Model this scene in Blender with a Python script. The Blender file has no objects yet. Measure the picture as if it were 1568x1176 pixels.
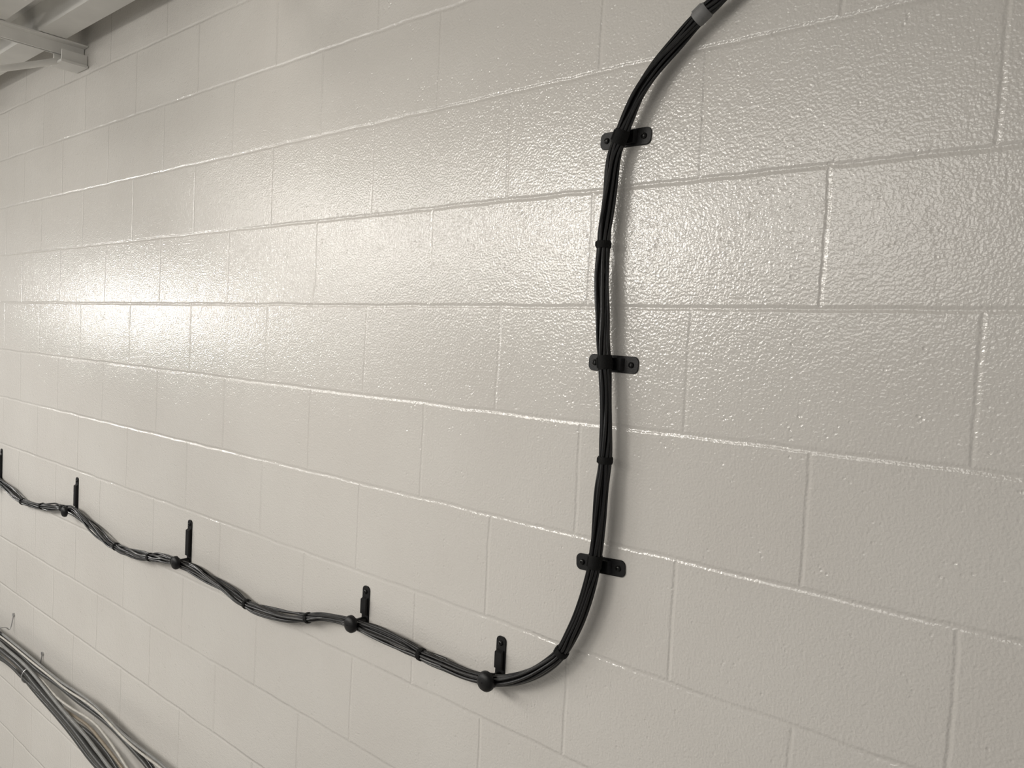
import bpy, math, random
import numpy as np
from mathutils import Vector, Matrix
random.seed(4)
sc=bpy.context.scene
try: sc.view_settings.view_transform='Standard'
except Exception: pass
Z0=2.4384
# ---------------- camera (solved from the block coursing) ----------------
CX,CY,CZ=0.198,-1.1353,-0.074+Z0
YAW,PIT,ROL,F=-0.7083,-0.0491,0.0505,1200.29
def axes(y,p,r):
    cy,sy=math.cos(y),math.sin(y);cp,sp=math.cos(p),math.sin(p);cr,sr=math.cos(r),math.sin(r)
    f=Vector((sy*cp,cy*cp,sp));rt=Vector((cy,-sy,0));up=rt.cross(f)
    return cr*rt+sr*up,-sr*rt+cr*up,f
RA,UA,FA=axes(YAW,PIT,ROL)
cam=bpy.data.cameras.new('camera');co=bpy.data.objects.new('camera',cam);sc.collection.objects.link(co)
cam.sensor_width=36;cam.lens=F/1568*36;cam.clip_start=.02
M=Matrix((RA,UA,-FA)).transposed().to_4x4();M.translation=Vector((CX,CY,CZ));co.matrix_world=M
sc.camera=co
def W(u,v,h=0.0):
    """survey: photo measurement -> world point on the plane standing h metres off the wall"""
    d=(u-784)/F*RA-(v-588)/F*UA+FA
    t=(-h-CY)/d.y
    return Vector((CX,CY,CZ))+t*d

# ---------------- materials ----------------
def mat(name,col,rough=.5,metal=0,nscale=60,namt=.12,bump=.0,bscale=200,spec=.5,coat=0):
    m=bpy.data.materials.new(name);m.use_nodes=True;nt=m.node_tree;b=nt.nodes['Principled BSDF']
    tc=nt.nodes.new('ShaderNodeTexCoord');n=nt.nodes.new('ShaderNodeTexNoise');n.inputs['Scale'].default_value=nscale
    nt.links.new(tc.outputs['Object'],n.inputs['Vector'])
    r=nt.nodes.new('ShaderNodeValToRGB');r.color_ramp.elements[0].position=.3;r.color_ramp.elements[1].position=.7
    r.color_ramp.elements[0].color=tuple(c*(1-namt) for c in col)+(1,);r.color_ramp.elements[1].color=tuple(min(1,c*(1+namt)) for c in col)+(1,)
    nt.links.new(n.outputs['Fac'],r.inputs['Fac']);nt.links.new(r.outputs['Color'],b.inputs['Base Color'])
    b.inputs['Roughness'].default_value=rough;b.inputs['Metallic'].default_value=metal
    b.inputs['Specular IOR Level'].default_value=spec;b.inputs['Coat Weight'].default_value=coat
    if bump:
        n2=nt.nodes.new('ShaderNodeTexNoise');n2.inputs['Scale'].default_value=bscale
        nt.links.new(tc.outputs['Object'],n2.inputs['Vector'])
        bp=nt.nodes.new('ShaderNodeBump');bp.inputs['Strength'].default_value=bump;bp.inputs['Distance'].default_value=.001
        nt.links.new(n2.outputs['Fac'],bp.inputs['Height']);nt.links.new(bp.outputs['Normal'],b.inputs['Normal'])
    return m
def wall_mat():
    m=bpy.data.materials.new('painted_block');m.use_nodes=True;nt=m.node_tree;N=nt.nodes;Lk=nt.links
    b=N['Principled BSDF']
    def nd(t,**k):
        n=N.new(t)
        for a,v in k.items(): n.inputs[a].default_value=v
        return n
    def mth(op,a,bb=None,c=None):
        n=N.new('ShaderNodeMath');n.operation=op
        for i,x in enumerate((a,bb,c)):
            if x is None: continue
            if isinstance(x,(int,float)): n.inputs[i].default_value=x
            else: Lk.new(x,n.inputs[i])
        return n.outputs[0]
    tc=N.new('ShaderNodeTexCoord');P=tc.outputs['Object']
    sep=N.new('ShaderNodeSeparateXYZ');Lk.new(P,sep.inputs[0])
    def noise(scale,detail=2,rough=.5,dist=0):
        n=nd('ShaderNodeTexNoise',Scale=scale,Detail=detail,Roughness=rough,Distortion=dist);Lk.new(P,n.inputs['Vector']);return n
    wob=noise(9,3);ws=N.new('ShaderNodeSeparateColor');Lk.new(wob.outputs['Color'],ws.inputs[0])
    x=mth('ADD',sep.outputs[0],mth('MULTIPLY',mth('SUBTRACT',ws.outputs[0],.5),.009))
    z=mth('ADD',sep.outputs[2],mth('MULTIPLY',mth('SUBTRACT',ws.outputs[1],.5),.008))
    row=mth('FLOOR',mth('DIVIDE',z,.2032))
    par=mth('MODULO',row,2.0)
    xs=mth('ADD',x,mth('MULTIPLY',mth('SUBTRACT',1.0,par),.2032))
    def dist(v,per):
        f=mth('FRACT',mth('ADD',mth('DIVIDE',v,per),100.5))
        return mth('MULTIPLY',mth('ABSOLUTE',mth('SUBTRACT',f,.5)),per)
    dz=dist(z,.2032);dx=dist(xs,.4064)
    def groove(d,w):
        n=N.new('ShaderNodeMapRange');n.interpolation_type='SMOOTHSTEP';Lk.new(d,n.inputs[0])
        n.inputs[1].default_value=0;n.inputs[2].default_value=w;n.inputs[3].default_value=1;n.inputs[4].default_value=0
        return n.outputs[0]
    var=noise(2.3,2);var2=noise(14,2)
    vs=mth('ADD',mth('MULTIPLY',var.outputs['Fac'],.9),mth('MULTIPLY',var2.outputs['Fac'],.5))
    gz=mth('MULTIPLY',groove(dz,.0065),vs);gx=mth('MULTIPLY',mth('MULTIPLY',groove(dx,.0055),vs),.68)
    g=mth('MAXIMUM',gz,gx)
    o1=noise(240,1,.4);o3=noise(70,2);o4=noise(4,2)
    vor=nd('ShaderNodeTexVoronoi',Scale=95);Lk.new(P,vor.inputs['Vector'])
    pit=N.new('ShaderNodeMapRange');Lk.new(vor.outputs['Distance'],pit.inputs[0]);pit.inputs[1].default_value=0;pit.inputs[2].default_value=.3;pit.inputs[3].default_value=-1;pit.inputs[4].default_value=0
    pm=N.new('ShaderNodeMapRange');Lk.new(noise(24,2).outputs['Fac'],pm.inputs[0]);pm.inputs[1].default_value=.5;pm.inputs[2].default_value=.66;pm.inputs[3].default_value=0;pm.inputs[4].default_value=1
    h=mth('MULTIPLY',o1.outputs['Fac'],.00075)
    h=mth('ADD',h,mth('MULTIPLY',o3.outputs['Fac'],.0006))
    h=mth('ADD',h,mth('MULTIPLY',mth('MULTIPLY',pit.outputs[0],pm.outputs[0]),.0008))
    h=mth('SUBTRACT',h,mth('MULTIPLY',g,.0018))
    bp=nd('ShaderNodeBump',Strength=1.0,Distance=1.0);Lk.new(h,bp.inputs['Height']);Lk.new(bp.outputs['Normal'],b.inputs['Normal'])
    cr=N.new('ShaderNodeValToRGB');cr.color_ramp.elements[0].position=.3;cr.color_ramp.elements[1].position=.7
    cr.color_ramp.elements[0].color=(.67,.645,.61,1);cr.color_ramp.elements[1].color=(.70,.678,.643,1)
    Lk.new(o4.outputs['Fac'],cr.inputs['Fac']);
    mx=N.new('ShaderNodeMix');mx.data_type='RGBA';Lk.new(mth('MULTIPLY',g,.05),mx.inputs['Factor']);Lk.new(cr.outputs['Color'],mx.inputs['A']);mx.inputs['B'].default_value=(.3,.27,.23,1)
    Lk.new(mx.outputs['Result'],b.inputs['Base Color'])
    b.inputs['Roughness'].default_value=.15;b.inputs['Specular IOR Level'].default_value=.55
    return m
M_wall=wall_mat()
M_cable=mat('black_jacket',(.0045,.0045,.005),.3,bump=.15,bscale=300,spec=.5)
M_vel=mat('black_hook_and_loop',(.004,.004,.004),.8,bump=.6,bscale=900,spec=.3)
M_iron=mat('black_powder_coat',(.005,.005,.0055),.45,bump=.3,bscale=700,spec=.35)
M_screw=mat('black_oxide_screw',(.03,.03,.03),.3,metal=.8)
M_gwrap=mat('grey_wrap',(.2,.2,.2),.6)
M_gry=mat('grey_jacket',(.05,.05,.048),.35)
M_lgry=mat('light_grey_jacket',(.22,.22,.215),.35)
M_wht=mat('white_jacket',(.5,.48,.44),.4)
M_tan=mat('tan_jacket',(.24,.2,.15),.4)
M_deck=mat('painted_steel_deck',(.7,.69,.66),.5,nscale=8,namt=.06)
M_joist=mat('painted_joist',(.78,.77,.74),.45,nscale=8,namt=.06)
M_floor=mat('concrete_floor',(.4,.39,.37),.6,nscale=5)
M_galv=mat('galvanised_wire',(.5,.5,.5),.4,metal=.7)

# ---------------- mesh builder ----------------
class MB:
    def __init__(s): s.v=[];s.f=[];s.m=[];s.mats=[]
    def mi(s,m):
        if m not in s.mats: s.mats.append(m)
        return s.mats.index(m)
    def add(s,vs,fs,m):
        o=len(s.v);k=s.mi(m);s.v+= [tuple(x) for x in vs]
        for f in fs: s.f.append([i+o for i in f]);s.m.append(k)
    def tube(s,pts,rad,m,n=8,flat=None):
        P=[Vector(p) for p in pts];k=len(P)
        if not hasattr(rad,'__len__'): rad=[rad]*k
        T=[(P[min(i+1,k-1)]-P[max(i-1,0)]).normalized() for i in range(k)]
        a=Vector((0,1,0))
        if abs(T[0].dot(a))>.9: a=Vector((0,0,1))
        nrm=(a-a.dot(T[0])*T[0]).normalized();vs=[];fs=[]
        for i in range(k):
            nrm=(nrm-nrm.dot(T[i])*T[i]).normalized();b=T[i].cross(nrm)
            for j in range(n):
                t=2*math.pi*j/n;vs.append(P[i]+rad[i]*(math.cos(t)*nrm+math.sin(t)*b))
        for i in range(k-1):
            for j in range(n): fs.append([i*n+j,i*n+(j+1)%n,(i+1)*n+(j+1)%n,(i+1)*n+j])
        fs.append(list(range(n))[::-1]);fs.append([(k-1)*n+j for j in range(n)])
        s.add(vs,fs,m)
    def box(s,a,b,m):
        x0,y0,z0=a;x1,y1,z1=b
        vs=[(x0,y0,z0),(x1,y0,z0),(x1,y1,z0),(x0,y1,z0),(x0,y0,z1),(x1,y0,z1),(x1,y1,z1),(x0,y1,z1)]
        s.add(vs,[[0,3,2,1],[4,5,6,7],[0,1,5,4],[1,2,6,5],[2,3,7,6],[3,0,4,7]],m)
    def obj(s,name,parent=None,smooth=True):
        me=bpy.data.meshes.new(name)
        me.from_pydata(s.v,[],s.f)
        for m in s.mats: me.materials.append(m)
        for p,k in zip(me.polygons,s.m): p.material_index=k;p.use_smooth=smooth
        me.validate();me.update()
        if smooth:
            try: me.set_sharp_from_angle(angle=math.radians(40))
            except Exception: pass
        o=bpy.data.objects.new(name,me);sc.collection.objects.link(o)
        if parent: o.parent=parent
        return o
def empty(name,loc=(0,0,0)):
    o=bpy.data.objects.new(name,None);o.empty_display_size=.05;sc.collection.objects.link(o);o.location=loc;return o
def catmull(P,step=.004):
    P=[Vector(p) for p in P];out=[]
    for i in range(len(P)-1):
        p0=P[max(i-1,0)];p1=P[i];p2=P[i+1];p3=P[min(i+2,len(P)-1)]
        n=max(2,int((p2-p1).length/step))
        for j in range(n):
            t=j/n
            out.append(.5*((2*p1)+(-p0+p2)*t+(2*p0-5*p1+4*p2-p3)*t*t+(-p0+3*p1-3*p2+p3)*t**3))
    out.append(P[-1]);return out

# ---------------- room shell ----------------
XL,XR,YB=-9.0,3.0,-5.0
D=Z0-1.6256
ZT=2.66+D
b=MB();b.box((XL,0,0),(XR,.2,ZT),M_wall);b.obj('wall_block',smooth=False)
b=MB();b.box((XL,YB,-.1),(XR,.2,0),M_floor);b.obj('floor',smooth=False)
# corrugated roof deck, flutes run along the wall
b=MB();prof=[(0.0,2.605+D)];y=-.055
zb=2.535+D;zt=2.605+D
while y>YB:
    prof+= [(y,zt),(y-.02,zb),(y-.105,zb),(y-.125,zt)];y-=.185
vs=[];fs=[]
for (yy,zz) in prof: vs+=[(XL,yy,zz),(XR,yy,zz)]
for i in range(len(prof)-1): fs.append([2*i,2*i+1,2*i+3,2*i+2])
b.add(vs,fs,M_deck);b.box((XL,YB,ZT),(XR,.2,ZT+.05),M_deck);b.obj('ceiling',smooth=False)
# bar joists
JX=W(128,88,0).x
def joist(x):
    e=empty('bar_joist',(x,0,2.5+D))
    b=MB();t=.005
    for s in (-1,1):   # double-angle chords
        xa,xb=(x+.006,x+.045) if s>0 else (x-.045,x-.006)
        b.box((xa,-4.95,2.533+D-t),(xb,-.003,2.533+D),M_joist)
        xc=(x+.006,x+.006+t) if s>0 else (x-.006-t,x-.006)
        b.box((xc[0],-4.95,2.49+D),(xc[1],-.003,2.533+D),M_joist)
        b.box((xa,-4.3,2.22+D),(xb,-.55,2.22+D+t),M_joist)
        b.box((xc[0],-4.3,2.22+D),(xc[1],-.55,2.26+D),M_joist)
    b.obj('chords',e,False)
    b=MB();b.box((x-.05,-.09,2.455+D),(x+.05,-.003,2.463+D),M_joist);b.box((x-.04,-.085,2.463+D),(x-.034,-.003,2.5+D),M_joist);b.box((x+.034,-.085,2.463+D),(x+.04,-.003,2.5+D),M_joist)
    b.obj('bearing_seat',e,False)
    b=MB();b.tube([(x,-.05,2.48+D),(x,-.6,2.235+D)],.011,M_joist,10)
    y=-.6;up=True
    while y>-4.2:
        b.tube([(x,y,(2.235 if up else 2.51)+D),(x,y-.3,(2.51 if up else 2.235)+D)],.010,M_joist,10);y-=.3;up=not up
    b.obj('web_rods',e)
    for c in e.children: c.matrix_parent_inverse=Matrix.Translation((-x,0,-2.5-D))
for k in range(-3,4): joist(JX+1.22*k)

# ---------------- main black cable bundle ----------------
HB=.025
main=[(1150,-45),(1120,-22),(1097,2),(1075,22),(1040,60),(1006,100),(980,140),(962,180),(950,210),(940,240),(933,290),(927,340),(924,380),(922,430),(923,480),(923,520),(926,555),(927,600),(928,650),(927,700),(922,750),(918,800),(912,850),(907,880),(897,920),(882,960),(860,998),(835,1022),(805,1037),(775,1043),(745,1040),(715,1033),(680,1018),(645,1002),(610,983),(575,967),(545,956),(520,948),(495,945),(472,946),(445,946),(420,940),(395,932),(378,925),(350,905),(320,886),(295,870),(270,860),(250,854),(230,853),(205,847),(178,837),(155,820),(135,800),(118,785),(95,778),(65,775),(35,768),(15,750),(0,738),(-20,722),(-45,715),(-70,712)]
path=catmull([W(u,v,HB) for u,v in main],.005)
n=len(path);arc=[0]
for i in range(1,n): arc.append(arc[-1]+(path[i]-path[i-1]).length)
def near(u,v):
    p=W(u,v,HB);return min(range(n),key=lambda i:(path[i]-p).length)
ties=[(1075,22,'g'),(950,211,'s'),(924,375,''),(926,556,'s'),(926,703,''),(911,861,'s'),(860,999,''),(750,1041,'s'),(645,1002,''),(540,954,'s'),(472,946,''),(378,926,''),(268,860,'s'),(230,853,''),(178,837,''),(97,778,'s'),(65,775,''),(35,768,'')]
tidx=[(near(u,v),k) for u,v,k in ties]
bun=empty('cable_bundle',path[n//2])
pinv=Matrix.Translation(-path[n//2])
T=[(path[min(i+1,n-1)]-path[max(i-1,0)]).normalized() for i in range(n)]
A=[];nr=Vector((0,-1,0))
for i in range(n):
    nr=(nr-nr.dot(T[i])*T[i]).normalized();A.append((nr.copy(),T[i].cross(nr)))
tarc=[arc[i] for i,_ in tidx]
def loosen(s):
    d=min(abs(s-t) for t in tarc);return 1-math.exp(-(d/.035)**2)
for k in range(12):
    b=MB();pts=[]
    outer=k<9
    ph=2*math.pi*(k/9 if outer else (k-9)/3);R0=.0087 if outer else .0036
    f1,f2,p1=random.uniform(4,8),random.uniform(10,18),random.uniform(0,6)
    for i in range(n):
        s=arc[i];lo=loosen(s)
        ang=ph+1.6*math.sin(s*2.1)+s*3.0+lo*.45*math.sin(s*f1+p1)
        loose=.0018+(.0024 if path[i].x<-.9 else 0)
        R=R0+(lo*loose*(math.sin(s*f2+p1)+.3) if outer else 0)
        a,c=A[i];pts.append(path[i]+R*(math.cos(ang)*a+math.sin(ang)*c))
    b.tube(pts,.0029,M_cable,8);o=b.obj('strand_%d'%(k+1),bun);o.matrix_parent_inverse=pinv
for j,(i,kd) in enumerate(tidx):
    w={'g':.012,'s':.012,'':.006}[kd];b=MB()
    seg=catmull([path[i]-T[i]*w,path[i],path[i]+T[i]*w],.003)
    m=M_gwrap if kd=='g' else M_vel;r0=.0130 if kd!='' else .0134
    rr=[r0*(.93 if q in(0,len(seg)-1) else 1) for q in range(len(seg))]
    b.tube(seg,rr,m,20)
    a,c=A[i];hd=path[i]+(a*.8+c*.6)*.0122
    b.tube([hd-T[i]*w*.7,hd+T[i]*w*.7],.0028,m,8)
    o=b.obj('wrap_%d'%(j+1),bun);o.matrix_parent_inverse=pinv

# ---------------- cable brackets ----------------
def bracket(center,ang,Ln,wd,arm_pos,cap):
    """plate lies on wall; ang = direction of length axis in wall plane; arm_pos along length"""
    e=empty('cable_bracket',center)
    ux=Vector((math.cos(ang),0,math.sin(ang)));nz=Vector((0,-1,0));uy=nz.cross(ux)
    def tr(p): return ux*p[0]+uy*p[1]+nz*p[2]
    b=MB();hl=Ln/2;rc=.009;th=.0028;sec=[]
    xs=[-hl+rc*(1-math.cos(math.pi/2*q/6)) for q in range(7)]
    xs+=[ -hl+rc+(Ln-2*rc)*q/30 for q in range(1,30)]
    xs+=[ hl-rc*(1-math.cos(math.pi/2*q/6)) for q in range(6,-1,-1)]
    for x in xs:
        d=hl-abs(x);w=wd/2
        if d<rc: w=wd/2-rc+math.sqrt(max(0,rc*rc-(rc-d)**2))
        sec.append((x,w,0.0))
    vs=[];fs=[]
    for x,w,z in sec:
        c=.0007
        for y,zz in ((-w,z),(-w,z+th-c),(-w+c,z+th),(w-c,z+th),(w,z+th-c),(w,z)): vs.append(tr((x,y,zz)))
    k=6
    for i in range(len(sec)-1):
        for j in range(k): fs.append([i*k+j,i*k+(j+1)%k,(i+1)*k+(j+1)%k,(i+1)*k+j])
    fs.append(list(range(k)));fs.append([(len(sec)-1)*k+j for j in range(k)][::-1])
    b.add(vs,fs,M_iron);b.obj('mounting_plate',e)
    b=MB();ins=.026;s0=-hl+ins;s1=hl-ins;hb=.010;pr=[(s0,.003),(s0+.004,hb),(s1-.004,hb),(s1,.003)]
    bw=wd*.36;vs=[]
    for x,z in pr:
        for y in (-bw,bw): vs.append(tr((x,y,z)))
    for x,z in pr:
        for y in (-bw,bw): vs.append(tr((x,y,.0025)))
    fs=[[0,1,3,2],[2,3,5,4],[4,5,7,6],[8,9,1,0][::-1]]
    fs+=[[0,2,10,8],[2,4,12,10],[4,6,14,12],[1,9,11,3],[3,11,13,5],[5,13,15,7],[6,7,15,14]]
    b.add(vs,fs,M_iron);b.obj('raised_bridge',e,False)
    for q,sx in enumerate((-1,1)):
        b=MB();cx=sx*(hl-.013);prof=[(.0052,.0028),(.0052,.0042),(.0042,.0056),(.0022,.0062),(.0018,.005)]
        vs=[];fs=[];nn=16
        for r,z in prof:
            for t in range(nn): vs.append(tr((cx+r*math.cos(2*math.pi*t/nn),r*math.sin(2*math.pi*t/nn),z)))
        for i in range(len(prof)-1):
            for t in range(nn): fs.append([i*nn+t,i*nn+(t+1)%nn,(i+1)*nn+(t+1)%nn,(i+1)*nn+t])
        fs.append([(len(prof)-1)*nn+t for t in range(nn)])
        b.add(vs,fs,M_screw);b.obj('screw_%d'%(q+1),e)
    b=MB();ap=arm_pos
    if cap:
        b.tube([tr((ap,0,.003)),tr((ap,0,.02)),tr((ap,0,.044))],.0085,M_iron,16)
        prof=[(.006,.034),(.015,.035),(.0195,.038),(.0195,.044),(.016,.049),(.008,.052),(.001,.0525)]
        vs=[];fs=[];nn=24
        for r,z in prof:
            for t in range(nn): vs.append(tr((ap+r*math.cos(2*math.pi*t/nn),r*math.sin(2*math.pi*t/nn),z)))
        for i in range(len(prof)-1):
            for t in range(nn): fs.append([i*nn+t,i*nn+(t+1)%nn,(i+1)*nn+(t+1)%nn,(i+1)*nn+t])
        b.add(vs,fs,M_iron)
    else:
        b.tube([tr((ap,0,.003)),tr((ap,0,.016))],.0085,M_iron,16)
    b.obj('standoff_arm',e)
    return e
for (ul,vl),(ur,vr) in [((921,218),(998,207)),((903,554),(978,560)),((884,858),(958,872))]:
    a=W(ul,vl);c=W(ur,vr);ctr=(a+c)/2;L=(c-a).length
    bracket(ctr,math.atan2((c-a).z,(c-a).x),L,.029,0,False)
for (u,v),(cu,cv) in [((769,974),(746,1046)),((562,897),(535,956)),((292,796),(263,860)),((119,731),(94,782)),((3,687),(-22,738))]:
    top=W(u,v);cap=W(cu,cv,.045);bot=cap.z-.014;ctr=Vector((top.x,0,(top.z+bot)/2));L=top.z-bot
    bracket(ctr,math.radians(90),L,.024,(cap.z-ctr.z),True)

# ---------------- loose grey / white bundle low on the wall ----------------
gb=empty('loose_cable_bundle',W(60,1030,.05));gi=Matrix.Translation(-W(60,1030,.05))
def run(name,pts,h,r,m,wig=.003):
    P=[W(u,v,h) for u,v in pts];P[0:0]=[P[0]+Vector((-1.2,0,.05)),P[0]+Vector((-.5,0,-.02))];e=P[-1];P+=[e+Vector((.25,0,-.05)),e+Vector((.8,0,-.03))]
    Q=catmull(P,.01);p=random.uniform(0,6)
    Q=[q+Vector((0,wig*math.sin(i*.13+p),wig*math.cos(i*.1+p))) for i,q in enumerate(Q)]
    b=MB();b.tube(Q,r,m,10);o=b.obj(name,gb);o.matrix_parent_inverse=gi
Ap=[(-20,978),(0,994),(25,1015),(50,1043),(75,1072),(105,1110),(135,1145),(165,1180),(190,1210)]
Bp=[(-20,955),(0,969),(30,992),(60,1018),(90,1040),(130,1070),(170,1105),(210,1140),(250,1176),(280,1205)]
Cp=[(20,1003),(45,1025),(62,1040),(85,1065),(110,1085),(140,1105),(160,1125),(180,1150),(200,1180),(215,1200)]
Dp=[(0,975),(30,1002),(60,1030),(95,1055),(135,1087),(175,1122),(215,1160),(235,1185),(250,1200)]
def off(P,du,dv): return [(u+du,v+dv) for u,v in P]
run('grey_cable_1',Ap,.06,.010,M_gry);run('grey_cable_2',off(Ap,5,-7),.05,.009,M_gry);run('grey_cable_3',off(Ap,-5,4),.05,.008,M_gry);run('grey_cable_4',off(Ap,9,-1),.07,.006,M_lgry)
run('light_cable_1',Bp,.05,.0045,M_lgry);run('white_cable_1',off(Bp,-2,4),.06,.0035,M_wht);run('grey_cable_5',off(Dp,2,0),.05,.007,M_gry)
run('black_cable_1',off(Dp,6,-3),.045,.006,M_cable);run('white_cable_2',Cp,.06,.004,M_wht);run('tan_cable_1',off(Cp,-6,6),.05,.005,M_tan);run('grey_cable_6',off(Cp,-12,11),.055,.006,M_gry)
for q,(u,v) in enumerate([(22,948),(66,1008)]):
    e=empty('bridle_ring',W(u,v));b=MB()
    R=.03;pts=[Vector((0,-.003,.02)),Vector((0,-.006,-.0)),Vector((0,-.012,-.03))]
    pts+=[Vector((0,-.045-R*math.cos(math.radians(t)),-.055+R*math.sin(math.radians(t)))) for t in range(150,-170,-20)]
    b.tube(catmull(pts,.004),.0022,M_galv,8);b.obj('ring_wire',e)
    b=MB();b.tube([(0,0,.02),(0,-.006,.02)],.007,M_galv,12);b.obj('anchor_screw',e)

# ---------------- lighting ----------------
def area(name,loc,tgt,sx,sy,power,col):
    l=bpy.data.lights.new(name,'AREA');l.shape='RECTANGLE';l.size=sx;l.size_y=sy;l.energy=power;l.color=col
    o=bpy.data.objects.new(name,l);sc.collection.objects.link(o);o.location=loc
    o.rotation_euler=(Vector(tgt)-Vector(loc)).to_track_quat('-Z','Y').to_euler();return o
area('lamp_far_left',(-6.6,-2.1,1.72+D),(-2.2,0,1.4+D),.3,.3,20,(1,.975,.93))
area('lamp_mid_left',(-4.45,-2.6,1.80+D),(-1.2,0,1.3+D),.5,.3,6,(1,.97,.92))
area('lamp_ceiling_left',(-3.6,-2.4,2.3+D),(-3.3,-1.7,0),2.4,.8,82,(1,.965,.91))
area('lamp_ceiling_mid',(-1.4,-3.0,2.3+D),(-1.5,-.9,0),2.0,1.0,32,(1,.96,.9))
l=bpy.data.lights.new('spot_shadow_falloff','SPOT');l.energy=120;l.color=(1,.95,.875);l.spot_size=math.radians(47);l.spot_blend=.7;l.shadow_soft_size=.42  # added spot: soft cone edge stands in for a person's shadow, lower right
o=bpy.data.objects.new('spot_shadow_falloff',l);sc.collection.objects.link(o);o.location=(-2.5,-3.0,2.3+D);o.rotation_euler=(Vector((-.8,0,1.95+D))-o.location).to_track_quat('-Z','Y').to_euler()
w=bpy.data.worlds.new('World');sc.world=w;w.use_nodes=True;w.node_tree.nodes['Background'].inputs[0].default_value=(1,.98,.95,1);w.node_tree.nodes['Background'].inputs[1].default_value=.22
